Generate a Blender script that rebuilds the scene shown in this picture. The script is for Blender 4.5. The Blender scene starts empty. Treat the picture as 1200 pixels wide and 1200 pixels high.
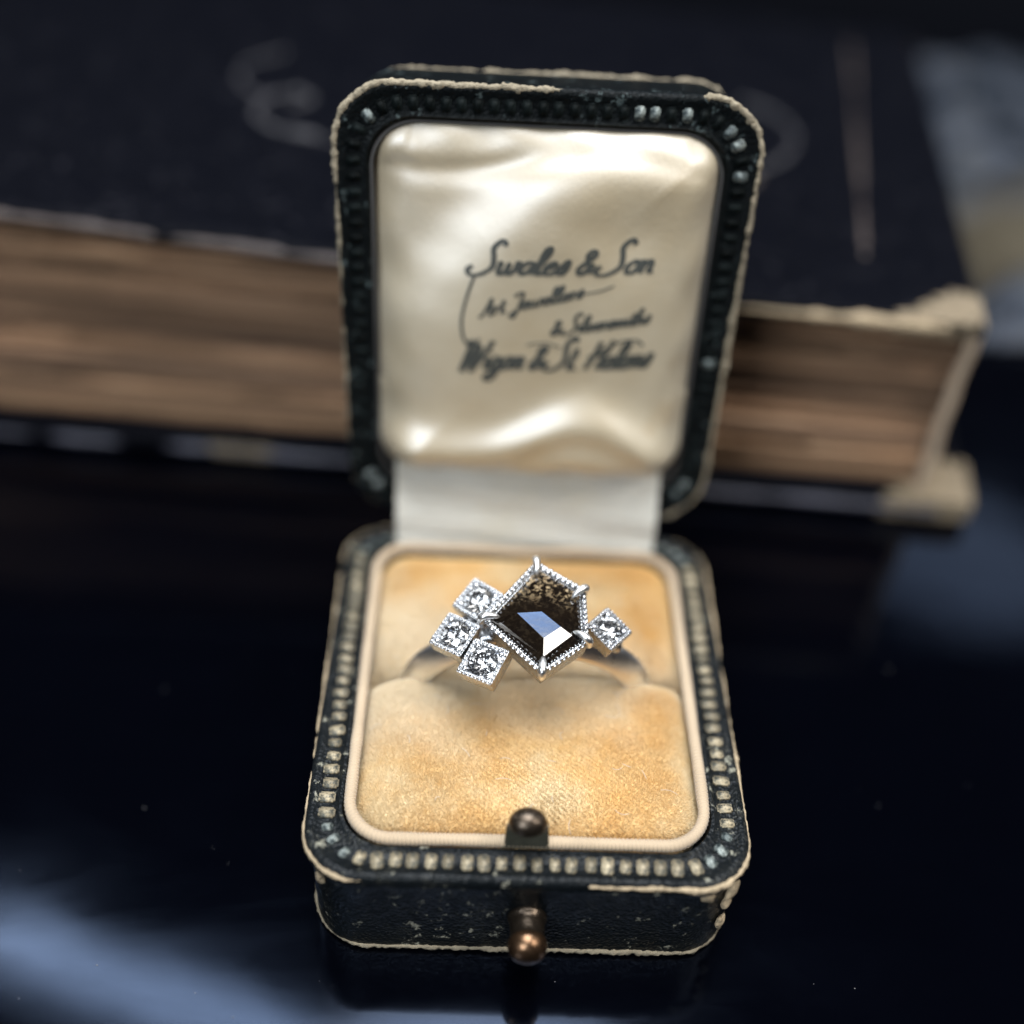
import bpy, bmesh, math, random
import numpy as np
from mathutils import Matrix, Vector
random.seed(7); rng = np.random.default_rng(7)
K = 0.01                                  # everything below is laid out in centimetres
sc = bpy.context.scene
COL = sc.collection

# ------------------------------------------------------------------ camera
R_ = Vector((0.99891086, 0.00275246, 0.04657801)); U_ = Vector((-0.0376623, 0.63684513, 0.77007132)); F_ = Vector((0.02754338, 0.77098684, -0.63625518))
CAM = Vector((-0.43561, -8.2431, 8.08036))
cd = bpy.data.cameras.new('camera'); cam = bpy.data.objects.new('camera', cd); COL.objects.link(cam)
m4 = Matrix.Identity(4)
for i in range(3):
    m4[i][0] = R_[i]; m4[i][1] = U_[i]; m4[i][2] = -F_[i]; m4[i][3] = CAM[i] * K
cam.matrix_world = m4
cd.sensor_width = 36; cd.lens = 1252.68 / 1200 * 36; cd.clip_start = 0.005; cd.clip_end = 20
cd.dof.use_dof = True; cd.dof.focus_distance = 0.0836; cd.dof.aperture_fstop = 6.9
sc.camera = cam
# ------------------------------------------------------------------ world and lamps
w = bpy.data.worlds.new('World'); sc.world = w; w.use_nodes = True
w.node_tree.nodes['Background'].inputs[0].default_value = (0.70, 0.78, 1.0, 1); w.node_tree.nodes['Background'].inputs[1].default_value = 0.022
def area(name, loc, target, sx, sy, radiance, col, roll=0.0, shape='RECTANGLE'):
    l = bpy.data.lights.new(name, 'AREA'); l.shape = shape; l.size = sx * K; l.size_y = sy * K
    l.energy = radiance * math.pi * sx * sy * K * K; l.color = col
    o = bpy.data.objects.new(name, l); COL.objects.link(o)
    o.location = Vector(loc) * K
    d = Vector(target) - Vector(loc)
    o.rotation_euler = (d.to_track_quat('-Z', 'Y').to_matrix() @ Matrix.Rotation(roll, 3, 'Z')).to_euler()
    return o
area('overhead_window_light', (0, .3, 40), (0, .3, 0), 29, 29, 10.0, (0.92, 0.96, 1.0), 0.0, 'ELLIPSE')
area('front_left_window_light', (-22, -38, 29), (0, -1, 2), 17, 19, 15.0, (0.84, 0.92, 1.0))
area('blue_facet_fill_light', (1.5, 17.9, 40), (1.5, 17.9, 0), 11, 5.2, 7.0, (0.36, 0.56, 1.0))  # added blue panel, only there to be reflected in the stone's blue facet
area('narrow_window_light', (-15.4, 15.3, 40), (-15.4, 15.3, 0), 17, 2.2, 15.0, (0.78, 0.88, 1.0), math.radians(-19))
area('far_window_light', (32, 47, 40), (4, 0, 0), 17, 8, 1.0, (0.6, 0.75, 1.0), 0.0, 'ELLIPSE')
area('back_left_fill_light', (-66, 34, 30), (0, -2, 1.8), 24, 18, 3.5, (0.92, 0.95, 1.0))  # added fill from behind to brighten the ring's left shoulder
area('back_right_fill_light', (66, 34, 30), (0, -2, 1.8), 24, 18, 3.5, (0.92, 0.95, 1.0))  # matching added fill for the right shoulder
area('side_window_light', (36, -17, 42), (0, -2, 1), 15, 15, 21.0, (1.0, 0.96, 0.90))
sc.view_settings.view_transform = 'Standard'; sc.view_settings.look = 'None'; sc.view_settings.exposure = 0.08; sc.view_settings.gamma = 1.0
sc.view_settings.use_curve_mapping = False
cy = sc.cycles
cy.max_bounces = 14; cy.transmission_bounces = 12; cy.glossy_bounces = 6; cy.diffuse_bounces = 4; cy.sample_clamp_indirect = 6.0
cy.use_denoising = True; cy.blur_glossy = 0.3

# ------------------------------------------------------------------ helpers
def link(name, me, mat, parent=None, origin=(0, 0, 0)):
    o = bpy.data.objects.new(name, me); COL.objects.link(o)
    if mat is not None and len(me.materials) == 0: me.materials.append(mat)
    if parent is not None: o.parent = parent
    return o
ORG = {}
def root(name, loc, label, cat, group=None):
    o = bpy.data.objects.new(name, None); COL.objects.link(o); o.location = Vector(loc) * K
    o.empty_display_size = 0.01
    o['label'] = label; o['category'] = cat
    if group: o['group'] = group
    ORG[o] = np.array(loc, float)
    return o
def org(parent):
    while parent is not None:
        if parent in ORG: return ORG[parent]
        parent = parent.parent
    return np.zeros(3)
def mesh(name, V, Fc, mat, parent=None, smooth=True, sharp=None):
    V = (np.asarray(V, float) - org(parent)) * K
    me = bpy.data.meshes.new(name); me.from_pydata(V.tolist(), [], [list(map(int, f)) for f in Fc]); me.update()
    bm = bmesh.new(); bm.from_mesh(me); bmesh.ops.recalc_face_normals(bm, faces=bm.faces); bm.to_mesh(me); bm.free()
    if smooth:
        me.polygons.foreach_set('use_smooth', [True] * len(me.polygons))
        if sharp is not None: me.set_sharp_from_angle(angle=math.radians(sharp))
    return link(name, me, mat, parent)
def bmobj(name, bm, mat, parent=None, smooth=True, sharp=None):
    o_ = Vector(org(parent))
    for v in bm.verts: v.co = (v.co - o_) * K
    me = bpy.data.meshes.new(name); bm.to_mesh(me); bm.free()
    if smooth:
        me.polygons.foreach_set('use_smooth', [True] * len(me.polygons))
        if sharp is not None: me.set_sharp_from_angle(angle=math.radians(sharp))
    return link(name, me, mat, parent)
def rrect(hx, hy, r, N=200, cx=0.0, cy_=0.0):
    """closed rounded rectangle, N points evenly spaced, starting mid front going +x"""
    r = max(min(r, hx - 1e-3, hy - 1e-3), 1e-3)
    P = []
    cor = [((hx - r), -(hy - r), -90), ((hx - r), (hy - r), 0), (-(hx - r), (hy - r), 90), (-(hx - r), -(hy - r), 180)]
    P.append((0.0, -hy))
    for (x, y, a0) in cor:
        for k in range(25):
            a = math.radians(a0 + 90 * k / 24); P.append((x + r * math.cos(a), y + r * math.sin(a)))
    P.append((0.0, -hy)); P = np.array(P)
    s = np.r_[0, np.cumsum(np.linalg.norm(np.diff(P, axis=0), axis=1))]
    t = np.linspace(0, s[-1], N, endpoint=False)
    return np.stack([np.interp(t, s, P[:, 0]) + cx, np.interp(t, s, P[:, 1]) + cy_], 1)
def sdf(x, y, cx, cy_, hx, hy, r):
    qx = np.abs(x - cx) - hx + r; qy = np.abs(y - cy_) - hy + r
    return -(np.minimum(np.maximum(qx, qy), 0) + np.hypot(np.maximum(qx, 0), np.maximum(qy, 0)) - r)
def loft(loops, cap0=True, cap1=True):
    """loops: list of (N,3) arrays -> verts, faces"""
    N = len(loops[0]); V = np.concatenate(loops); Fc = []
    for k in range(len(loops) - 1):
        for i in range(N):
            j = (i + 1) % N
            Fc.append((k * N + i, k * N + j, (k + 1) * N + j, (k + 1) * N + i))
    if cap0: Fc.append(list(range(N))[::-1])
    if cap1: Fc.append([(len(loops) - 1) * N + i for i in range(N)])
    return V, Fc
def smooth_noise(t, seed, period, n=64):
    """periodic 1-D value noise of arc length t"""
    g = np.random.default_rng(seed).uniform(-1, 1, n)
    u = (np.asarray(t) / period * n) % n; i = np.floor(u).astype(int); f = u - i; f = f * f * (3 - 2 * f)
    return g[i % n] * (1 - f) + g[(i + 1) % n] * f
def wave2(x, y, seed, f0=1.0, n=6):
    g = np.random.default_rng(seed); s = 0
    for k in range(n):
        a = g.uniform(0, 6.28); f = f0 * g.uniform(.5, 2.0); s = s + np.sin(f * (x * math.cos(a) + y * math.sin(a)) + g.uniform(0, 6.28))
    return s / n
def tube(P, rad, ns=10, closed=True, flat=None):
    """tube round polyline P (n,3) with radius array rad"""
    P = np.asarray(P, float); n = len(P); rad = np.broadcast_to(rad, (n,)) if np.ndim(rad) < 2 else rad
    T = (np.roll(P, -1, 0) - np.roll(P, 1, 0)) if closed else np.gradient(P, axis=0)
    T /= np.linalg.norm(T, axis=1)[:, None] + 1e-12
    up = np.array([0, 0, 1.0]); A = np.cross(T, up); bad = np.linalg.norm(A, axis=1) < 1e-3; A[bad] = np.cross(T[bad], [0, 1.0, 0])
    A /= np.linalg.norm(A, axis=1)[:, None]; B = np.cross(A, T)
    th = np.linspace(0, 2 * np.pi, ns, endpoint=False)
    rr = rad[:, None] if rad.ndim == 1 else rad
    V = P[:, None, :] + rr[..., None] * (np.cos(th)[None, :, None] * A[:, None, :] + np.sin(th)[None, :, None] * B[:, None, :])
    V = V.reshape(-1, 3); Fc = []
    for k in range(n if closed else n - 1):
        k2 = (k + 1) % n
        for i in range(ns):
            j = (i + 1) % ns; Fc.append((k * ns + i, k * ns + j, k2 * ns + j, k2 * ns + i))
    if not closed:
        Fc.append(list(range(ns))[::-1]); Fc.append([(n - 1) * ns + i for i in range(ns)])
    return V, Fc
def catmull(P, n=8):
    P = np.asarray(P, float); Q = np.vstack([2 * P[0] - P[1], P, 2 * P[-1] - P[-2]]); out = []
    for i in range(1, len(Q) - 2):
        for t in np.linspace(0, 1, n, endpoint=False):
            p0, p1, p2, p3 = Q[i - 1:i + 3]
            out.append(.5 * (2 * p1 + (p2 - p0) * t + (2 * p0 - 5 * p1 + 4 * p2 - p3) * t * t + (3 * p1 - p0 - 3 * p2 + p3) * t ** 3))
    out.append(P[-1]); return np.array(out)
def join(parts):
    V, Fc, o = [], [], 0
    for v, f in parts:
        V.append(np.asarray(v, float)); Fc += [[i + o for i in q] for q in f]; o += len(v)
    return np.concatenate(V), Fc

# ------------------------------------------------------------------ materials
class Mat:
    def __init__(s, name):
        s.m = bpy.data.materials.new(name); s.m.use_nodes = True; s.t = s.m.node_tree; s.n = s.t.nodes; s.b = s.n['Principled BSDF']
        tc = s.n.new('ShaderNodeTexCoord'); vm = s.n.new('ShaderNodeVectorMath'); vm.operation = 'SCALE'; vm.inputs[3].default_value = 100.0
        s.t.links.new(tc.outputs['Object'], vm.inputs[0]); s.co = vm.outputs[0]     # object space in centimetres
    def L(s, a, b): s.t.links.new(a, b)
    def set(s, **k):
        for n, v in k.items():
            i = s.b.inputs[n.replace('_', ' ')]
            if isinstance(v, bpy.types.NodeSocket): s.L(v, i)
            elif isinstance(v, tuple) and len(v) == 3 and i.type == 'RGBA': i.default_value = (*v, 1)
            else: i.default_value = v
        return s
    def noise(s, scale, detail=4, rough=.55, co=None, dist=0):
        n = s.n.new('ShaderNodeTexNoise'); n.inputs['Scale'].default_value = scale; n.inputs['Detail'].default_value = detail; n.inputs['Roughness'].default_value = rough
        n.inputs['Distortion'].default_value = dist; s.L(co or s.co, n.inputs['Vector']); return n.outputs['Fac']
    def voro(s, scale, feature='F1', co=None):
        n = s.n.new('ShaderNodeTexVoronoi'); n.feature = feature; n.inputs['Scale'].default_value = scale; s.L(co or s.co, n.inputs['Vector']); return n.outputs['Distance']
    def scaled(s, v):
        n = s.n.new('ShaderNodeMapping'); n.inputs['Scale'].default_value = v; s.L(s.co, n.inputs[0]); return n.outputs[0]
    def ramp(s, fac, stops):
        n = s.n.new('ShaderNodeValToRGB'); cr = n.color_ramp
        while len(cr.elements) < len(stops): cr.elements.new(.5)
        for e, (p, c) in zip(cr.elements, stops):
            e.position = p; e.color = (*c, 1) if isinstance(c, tuple) else (c, c, c, 1)
        s.L(fac, n.inputs[0]); return n.outputs[0]
    def mix(s, fac, a, b, mode='MIX'):
        n = s.n.new('ShaderNodeMix'); n.data_type = 'RGBA'; n.blend_type = mode
        for i, v in ((0, fac), (6, a), (7, b)):
            if isinstance(v, bpy.types.NodeSocket): s.L(v, n.inputs[i])
            elif i == 0: n.inputs[0].default_value = v
            else: n.inputs[i].default_value = (*v, 1) if isinstance(v, tuple) else (v, v, v, 1)
        return n.outputs[2]
    def math(s, op, a, b=0.0):
        n = s.n.new('ShaderNodeMath'); n.operation = op
        for i, v in ((0, a), (1, b)):
            if isinstance(v, bpy.types.NodeSocket): s.L(v, n.inputs[i])
            else: n.inputs[i].default_value = v
        return n.outputs[0]
    def bump(s, h, dist_cm, strength=1.0, prev=None):
        n = s.n.new('ShaderNodeBump'); n.inputs['Distance'].default_value = dist_cm * K; n.inputs['Strength'].default_value = strength
        s.L(h, n.inputs['Height'])
        if prev is not None: s.L(prev, n.inputs['Normal'])
        return n.outputs[0]
    def rand(s):
        n = s.n.new('ShaderNodeObjectInfo'); return n.outputs['Random']
    def sep(s):
        n = s.n.new('ShaderNodeSeparateXYZ'); s.L(s.co, n.inputs[0]); return n.outputs

def leather(name, base, wear, wear_lo=.66, rough=.38, spec=.14):
    m = Mat(name)
    fl = m.noise(9, 6, .7); fl2 = m.noise(2.2, 3)
    wmask = m.ramp(m.math('ADD', fl, m.math('MULTIPLY', fl2, .25)), [(wear_lo + .12, 0.0), (wear_lo + .18, 1.0)])
    sc1 = m.scaled((7, 1.1, 5)); cr = m.ramp(m.noise(2.5, 5, .6, co=sc1, dist=1.5), [(.487, 0.0), (.5, 1.0), (.513, 0.0)])
    crm = m.math('MULTIPLY', cr, m.ramp(fl2, [(.5, 0.0), (.62, .5)]))
    c = m.mix(m.noise(4, 4), base, tuple(x * 1.9 for x in base))
    c = m.mix(crm, c, tuple(x * .5 for x in wear)); c = m.mix(wmask, c, wear)
    b1 = m.bump(m.voro(34), .012, .55); b2 = m.bump(m.noise(6, 5), .02, .5, b1)
    m.set(Base_Color=c, Roughness=m.ramp(m.noise(12, 3), [(.3, rough - .08), (.7, rough + .14)]), Normal=b2, Specular_IOR_Level=spec)
    return m.m
def simple(name, col, rough=.5, metal=0.0, var=.25, nscale=6, bump=.0, bscale=20, **k):
    m = Mat(name)
    c = m.mix(m.noise(nscale, 5), tuple(x * (1 - var) for x in col), tuple(min(x * (1 + var), 1) for x in col))
    m.set(Base_Color=c, Roughness=m.ramp(m.noise(nscale * 1.7, 4), [(.3, max(rough - .07, 0)), (.7, rough + .07)]), Metallic=metal, **k)
    if bump: m.set(Normal=m.bump(m.noise(bscale, 5), bump, .7))
    return m.m

M = {}
M['leather'] = leather('black_leather', (0.0028, 0.0038, 0.0045), (0.24, 0.23, 0.18), .62, .34)
M['lidleather'] = leather('lid_leather', (0.0025, 0.0033, 0.0036), (0.07, 0.09, 0.09), .60, .45, .08)
M['bookleather'] = leather('book_leather', (0.0015, 0.0017, 0.0030), (0.020, 0.0195, 0.024), .60, .46, .04)
M['worn'] = simple('worn_paper_edge', (0.41, 0.315, 0.20), .9, var=.5, nscale=11, bump=.05, bscale=24)
M['worn_dark'] = simple('worn_grey_edge', (0.27, 0.225, 0.155), .85, var=.55, nscale=9, bump=.05, bscale=22)
# table
m = Mat('lacquered_table'); 
m.set(Base_Color=m.mix(m.noise(.5, 5), (0.0003, 0.0004, 0.001), (0.0006, 0.0008, 0.002)), Roughness=m.ramp(m.noise(.5, 6, .7, co=m.scaled((.5, 1.6, 1)), dist=1.0), [(.3, .05), (.72, .13)]),
      Specular_Tint=(0.52, 0.67, 1.0), Normal=m.bump(m.noise(.35, 3), .012, .5), IOR=1.38); M['table'] = m.m
M['dust'] = simple('dust', (0.20, 0.19, 0.19), .9)
M['dust_fibre'] = simple('lint_fibre', (0.62, 0.58, 0.52), .8)
# studs
m = Mat('gilt_stud'); rnd = m.rand()
c = m.mix(rnd, (0.17, 0.14, 0.09), (0.46, 0.38, 0.25)); c = m.mix(m.ramp(m.noise(26, 4), [(.45, 0.0), (.62, 1.0)]), c, (0.07, 0.072, 0.06))
m.set(Base_Color=c, Roughness=.52, Metallic=.25, Normal=m.bump(m.noise(40, 4), .008, .8)); M['stud'] = m.m
m = Mat('patina_stud'); rnd = m.rand()
c = m.mix(rnd, (0.09, 0.115, 0.115), (0.34, 0.37, 0.34)); c = m.mix(m.ramp(m.noise(22, 4), [(.42, 0.0), (.6, 1.0)]), c, (0.02, 0.03, 0.032))
m.set(Base_Color=c, Roughness=.5, Metallic=.2, Normal=m.bump(m.noise(40, 4), .01, .8)); M['stud_worn'] = m.m
m = Mat('dark_stud'); c = m.mix(m.rand(), (0.002, 0.003, 0.003), (0.007, 0.010, 0.010))
m.set(Base_Color=c, Roughness=.5, Specular_IOR_Level=.07, Normal=m.bump(m.noise(30, 4), .01, .7)); M['stud_dark'] = m.m
# piping and ribbon
M['piping'] = simple('cream_cord', (0.43, 0.325, 0.215), .75, var=.18, nscale=3, Sheen_Weight=.3)
m = Mat('cream_ribbon')
wv = m.noise(60, 2, co=m.scaled((1, .35, .35))); 
c = m.mix(m.noise(2.2, 4), (0.58, 0.565, 0.50), (0.72, 0.70, 0.635)); c = m.mix(m.ramp(m.noise(1.1, 4), [(.5, 0.0), (.72, .6)]), c, (0.52, 0.46, 0.33)); c = m.mix(m.math('MULTIPLY', wv, .4), c, (0.36, 0.33, 0.27))
m.set(Base_Color=c, Roughness=.42, Sheen_Weight=.25, Specular_IOR_Level=.5, Normal=m.bump(m.noise(2.2, 5, .65, co=m.scaled((.45, 3, 3))), .10, .8, m.bump(wv, .02, 1.0))); M['ribbon'] = m.m
# satin
m = Mat('cream_satin')
st = m.ramp(m.noise(.55, 4, .6), [(.38, (0.41, 0.325, 0.20)), (.6, (0.49, 0.415, 0.29))])
c = m.mix(m.ramp(m.noise(1.1, 5, .6), [(.60, 0.0), (.74, .55)]), st, (0.36, 0.235, 0.10))
m.set(Base_Color=c, Roughness=m.ramp(m.noise(3, 3), [(.3, .42), (.7, .50)]), Coat_Weight=1.0, Coat_Roughness=.41, Coat_IOR=2.2, Specular_IOR_Level=.8, Specular_Tint=(0.92, 0.95, 1.0), Anisotropic=.35, Sheen_Weight=.15, Normal=m.bump(m.noise(70, 2, co=m.scaled((1, .3, .3))), .010, .6)); M['satin'] = m.m
M['ink'] = simple('faded_black_ink', (0.045, 0.048, 0.042), .6, var=.4, nscale=14)
# velvet
def velvet(name, sheen, bump=True):
    m = Mat(name); x, y, z = m.sep()
    c = m.ramp(m.noise(1.3, 5, .6), [(.34, (0.70, 0.44, 0.16)), (.5, (0.72, 0.50, 0.23)), (.66, (0.75, 0.60, 0.37))])
    # nap rubbed pale either side of the slot by rings pushed in and out
    dy = m.math('ABSOLUTE', m.math('ADD', y, SLOT_LOCAL)); pale = m.ramp(m.math('ADD', m.math('ADD', m.math('MULTIPLY', dy, .38), m.math('MULTIPLY', x, .10)), m.math('MULTIPLY', m.noise(1.6, 4), .6)), [(.36, .85), (.66, 0.0)])
    c = m.mix(pale, c, (0.76, 0.65, 0.48))
    c = m.mix(m.ramp(m.noise(18, 3), [(.3, .0), (.8, .12)]), c, (0.80, 0.66, 0.42))
    m.set(Base_Color=c, Roughness=.85, Sheen_Weight=sheen, Sheen_Roughness=.4, Sheen_Tint=(1.0, 0.86, 0.62), Specular_IOR_Level=.25)
    if bump: m.set(Normal=m.bump(m.noise(24, 4), .02, .6))
    return m.m
HB = 1.051; D = 3.969; SLOT = -2.01
SLOT_LOCAL = -(SLOT + D / 2)             # object space is measured from the box centre
M['velvet'] = velvet('gold_velvet', .5)
M['pile'] = velvet('gold_velvet_pile', .6, False)
M['lidwall'] = simple('dark_grey_lining', (0.05, 0.047, 0.045), .8, var=.3)
# metals
M['bronze'] = simple('tarnished_bronze', (0.085, 0.065, 0.048), .30, .9, var=.5, nscale=7, bump=.006, bscale=30)
M['bronze2'] = simple('worn_brass', (0.19, 0.11, 0.062), .30, .95, var=.45, nscale=6, bump=.006, bscale=26)
M['verdigris'] = simple('dull_tarnished_plate', (0.10, 0.10, 0.078), .55, .6, var=.35, nscale=9, bump=.008, bscale=24)
m = Mat('band_platinum'); m.set(Base_Color=(0.92, 0.91, 0.89), Metallic=1.0, Roughness=m.ramp(m.noise(9, 5, .7), [(.3, .26), (.7, .38)]), Normal=m.bump(m.noise(40, 4, co=m.scaled((1, 6, 1))), .003, .5)); M['platband'] = m.m
m = Mat('polished_platinum'); m.set(Base_Color=(0.62, 0.62, 0.63), Metallic=1.0, Roughness=m.ramp(m.noise(14, 4), [(.3, .07), (.7, .18)]), Normal=m.bump(m.noise(25, 3), .002, .5)); M['plat'] = m.m
m = Mat('brushed_platinum'); m.set(Base_Color=m.mix(m.noise(8, 5), (0.36, 0.37, 0.39), (0.60, 0.60, 0.60)), Metallic=1.0, Roughness=m.ramp(m.noise(20, 4), [(.3, .18), (.7, .34)]), Normal=m.bump(m.noise(60, 3), .003, .6)); M['plat2'] = m.m
m = Mat('diamond'); m.set(Base_Color=(1, 1, 1), Roughness=0.0, IOR=2.42, Transmission_Weight=.985); M['diamond'] = m.m
M['white_leaf'] = simple('silver_foil_back', (0.9, 0.9, 0.92), .12, 1.0, var=.03)
# paper
m = Mat('old_page_edges'); x, y, z = m.sep()
lay = m.noise(1.0, 6, .75, co=m.scaled((.25, .6, 26))); sta = m.noise(.9, 5, .6)
c = m.ramp(lay, [(.36, (0.21, 0.108, 0.055)), (.5, (0.52, 0.300, 0.168)), (.64, (0.74, 0.465, 0.275))])
lay2 = m.ramp(m.noise(1.0, 3, .6, co=m.scaled((.10, .5, 8.5))), [(.40, .28), (.52, 1.0)]); c = m.mix(1.0, c, lay2, 'MULTIPLY')
c = m.mix(m.ramp(sta, [(.42, 0.0), (.7, .65)]), c, (0.34, 0.20, 0.11)); c = m.mix(m.ramp(m.rand(), [(.45, 0.0), (.75, 1.0)]), c, m.mix(.62, c, (0.10, 0.058, 0.036)))
m.set(Base_Color=c, Roughness=.85, Normal=m.bump(lay, .04, .8)); M['page'] = m.m
M['endpaper'] = simple('pale_endpaper', (0.50, 0.38, 0.27), .85, var=.25, nscale=3, bump=.02, bscale=8)
M['tan'] = simple('bared_tan_board', (0.20, 0.155, 0.10), .9, var=.5, nscale=3, bump=.05, bscale=12)
M['bluegrey'] = simple('highlight_blue_grey', (0.075, 0.075, 0.10), .5, var=.6, nscale=1.2)  # highlight tone for the back cover's edge, painted in as colour
M['tool'] = simple('rubbed_tooling', (0.030, 0.028, 0.032), .6, var=.6, nscale=3)
M['tool2'] = simple('rubbed_brown_line', (0.065, 0.048, 0.042), .6, var=.6, nscale=3)
# stone
m = Mat('dark_speckled_diamond'); x, y, z = m.sep()
fl = m.ramp(m.noise(27, 5, .7, dist=.5), [(.51, 0.0), (.57, 1.0)]); cl = m.noise(6, 3)
zone = m.ramp(m.math('ADD', y, m.math('MULTIPLY', cl, .35)), [(.02, .02), (.24, 1.0)])
c = m.mix(m.math('MULTIPLY', fl, zone), m.mix(cl, (0.003, 0.0022, 0.002), (0.010, 0.006, 0.003)), m.mix(m.noise(30, 2), (0.27, 0.155, 0.065), (0.58, 0.46, 0.29)))
m.set(Base_Color=c, Roughness=.035, IOR=1.85, Normal=m.bump(m.noise(9, 2), .002, .3)); M['stone'] = m.m
# cloth behind
m = Mat('marbled_cloth'); x, y, z = m.sep()
pat = m.noise(.75, 5, .6, dist=1.2)
c = m.ramp(pat, [(.40, (0.010, 0.013, 0.018)), (.49, (0.026, 0.031, 0.040)), (.56, (0.066, 0.073, 0.090)), (.66, (0.055, 0.054, 0.047))])
band = m.ramp(m.math('ADD', m.math('ABSOLUTE', m.math('ADD', y, 5.2)), m.math('MULTIPLY', pat, 1.5)), [(.0, 1.0), (.9, 1.0), (1.0, 0.0)])
n_ = band.node; n_.color_ramp.elements[0].position = .0
dv = m.math('MULTIPLY', m.math('ADD', m.math('ABSOLUTE', m.math('ADD', y, 5.0)), m.math('MULTIPLY', pat, 2.0)), .25)
band = m.ramp(dv, [(.5, .9), (.75, 0.0)])
c = m.mix(band, c, m.mix(m.noise(.8, 4), (0.040, 0.031, 0.018), (0.105, 0.09, 0.062)))
m.set(Base_Color=c, Roughness=.8, Specular_IOR_Level=.05); M['cloth'] = m.m

# ================================================================== table
bm = bmesh.new(); bmesh.ops.create_cube(bm, size=1.0)
for v in bm.verts: v.co = Vector((v.co.x * 130, v.co.y * 130 + 20, v.co.z * 3 - 1.5))
bmesh.ops.bevel(bm, geom=bm.edges[:], offset=.3, segments=3, affect='EDGES')
tb = bmobj('table', bm, M['table'], smooth=True, sharp=40); tb['kind'] = 'structure'
# dust on the lacquer
parts = []
ico = bmesh.new(); bmesh.ops.create_icosphere(ico, subdivisions=1, radius=1.0); iv = np.array([v.co[:] for v in ico.verts]); ifc = [[v.index for v in f.verts] for f in ico.faces]; ico.free()
for k in range(110):
    x, y = rng.uniform(-7, 8), rng.uniform(-6, 4)
    if abs(x) < 1.95 and -4.15 < y < .2: continue
    r = rng.uniform(.0015, .0045) * (1.6 if rng.random() < .1 else 1)
    parts.append((iv * [r * rng.uniform(.8, 2.2), r, r * .6] + [x, y, r * .5], ifc))
V, Fc = join(parts); du = mesh('dust', V, Fc, M['dust']); du['kind'] = 'stuff'; du['label'] = 'pale dust specks scattered on the black table'; du['category'] = 'dust'

# ================================================================== ring box
box = root('ring_box', (0, -D / 2, 0), 'open antique black leather ring box lined with gold velvet and cream satin', 'ring box')
HX = 1.745; HY = D / 2; CY = -D / 2; RC = .46
def tap(y): return 0.971 + (0.058) * np.clip((np.asarray(y) + D) / D, 0, 1)
def bl(ins, z, N=240, r=RC):
    P = rrect(HX - ins, HY - ins, max(r - .35 * ins, .12), N, 0, CY); return np.stack([P[:, 0] * tap(P[:, 1]), P[:, 1], np.full(N, z)], 1)
prof = [(.12, .0), (.06, .0), (.045, .012), (.04, .04), (.045, .10), (.045, HB - .17), (.03, HB - .145), (.004, HB - .125), (.0, HB - .09), (.004, HB - .035), (.02, HB - .012), (.045, HB),
        (.07, HB), (.09, HB - .018), (.245, HB - .018), (.262, HB), (.285, HB - .004), (.30, HB - .05), (.30, HB - .30), (.5, HB - .34)]
V, Fc = loft([bl(i, z) for i, z in prof]); base = mesh('base_shell', V, Fc, M['leather'], box, sharp=50)
# worn paper edges: irregular beads of bared board that come and go
def worn_edge(name, loop, rad, seed, cover, mat, parent, rough=.5, mask=None):
    s = np.r_[0, np.cumsum(np.linalg.norm(np.diff(np.vstack([loop, loop[:1]]), axis=0), axis=1))]; per = s[-1]; t = s[:-1]
    a = smooth_noise(t, seed, per, 26) * .8 + smooth_noise(t, seed + 1, per, 90) * .55 + smooth_noise(t, seed + 2, per, 260) * .25
    k = cover(loop) + a * rough
    r = rad * np.clip(k, 0.0, 1.25) * (1 + .15 * smooth_noise(t, seed + 3, per, 200))
    loop = loop + np.stack([smooth_noise(t, seed + 4, per, 200), smooth_noise(t, seed + 5, per, 200), smooth_noise(t, seed + 6, per, 200)], 1) * rad * .18
    gq = np.random.default_rng(seed + 9); nz = gq.normal(0, 1, (len(r), 8)); nz = (nz + np.roll(nz, 1, 0)) * .5; R2 = r[:, None] * np.clip(1 + .26 * nz, .4, 1.7)
    segs = []; on = r > rad * .18; n = len(r)
    if on.all(): V, Fc = tube(loop, np.maximum(R2, .002), 8, True); segs.append((V, Fc))
    else:
        st = int(np.argmin(on)); i = 0
        while i < n:
            if on[(st + i) % n]:
                j = i
                while j < n and on[(st + j) % n]: j += 1
                if j - i >= 3:
                    idx = [(st + q) % n for q in range(i, j)]; rr = R2[idx].copy(); rr[0] *= .25; rr[-1] *= .25
                    segs.append(tube(loop[idx], rr, 8, False))
                i = j
            else: i += 1
    V, Fc = join(segs); return mesh(name, V, Fc, mat, parent)
def cov_top(P):
    x, y = P[:, 0], P[:, 1]; c = np.full(len(P), .30)
    c += .75 * np.exp(-((x - 1.5) / .5) ** 2 - ((y + 3.8) / .45) ** 2) + .75 * np.exp(-((x + 1.55) / .35) ** 2 - ((y + 3.75) / .35) ** 2)
    c += .45 * ((x > .45) & (y < -3.6)) + .38 * (x > 1.3) * (y > -3.6) - .5 * ((x < .4) & (x > -1.2) & (y < -3.7)) + .12 * (x < -1.4) 
    return c
worn_edge('worn_top_edge', bl(.008, HB - .035, 900), .019, 11, cov_top, M['worn'], base)
worn_edge('worn_bottom_edge', bl(.050, .045, 900), .025, 21, lambda P: .75 + .25 * (P[:, 1] < -3) - .5 * (P[:, 1] > -3.2), M['worn_dark'], base, .3)
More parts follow.
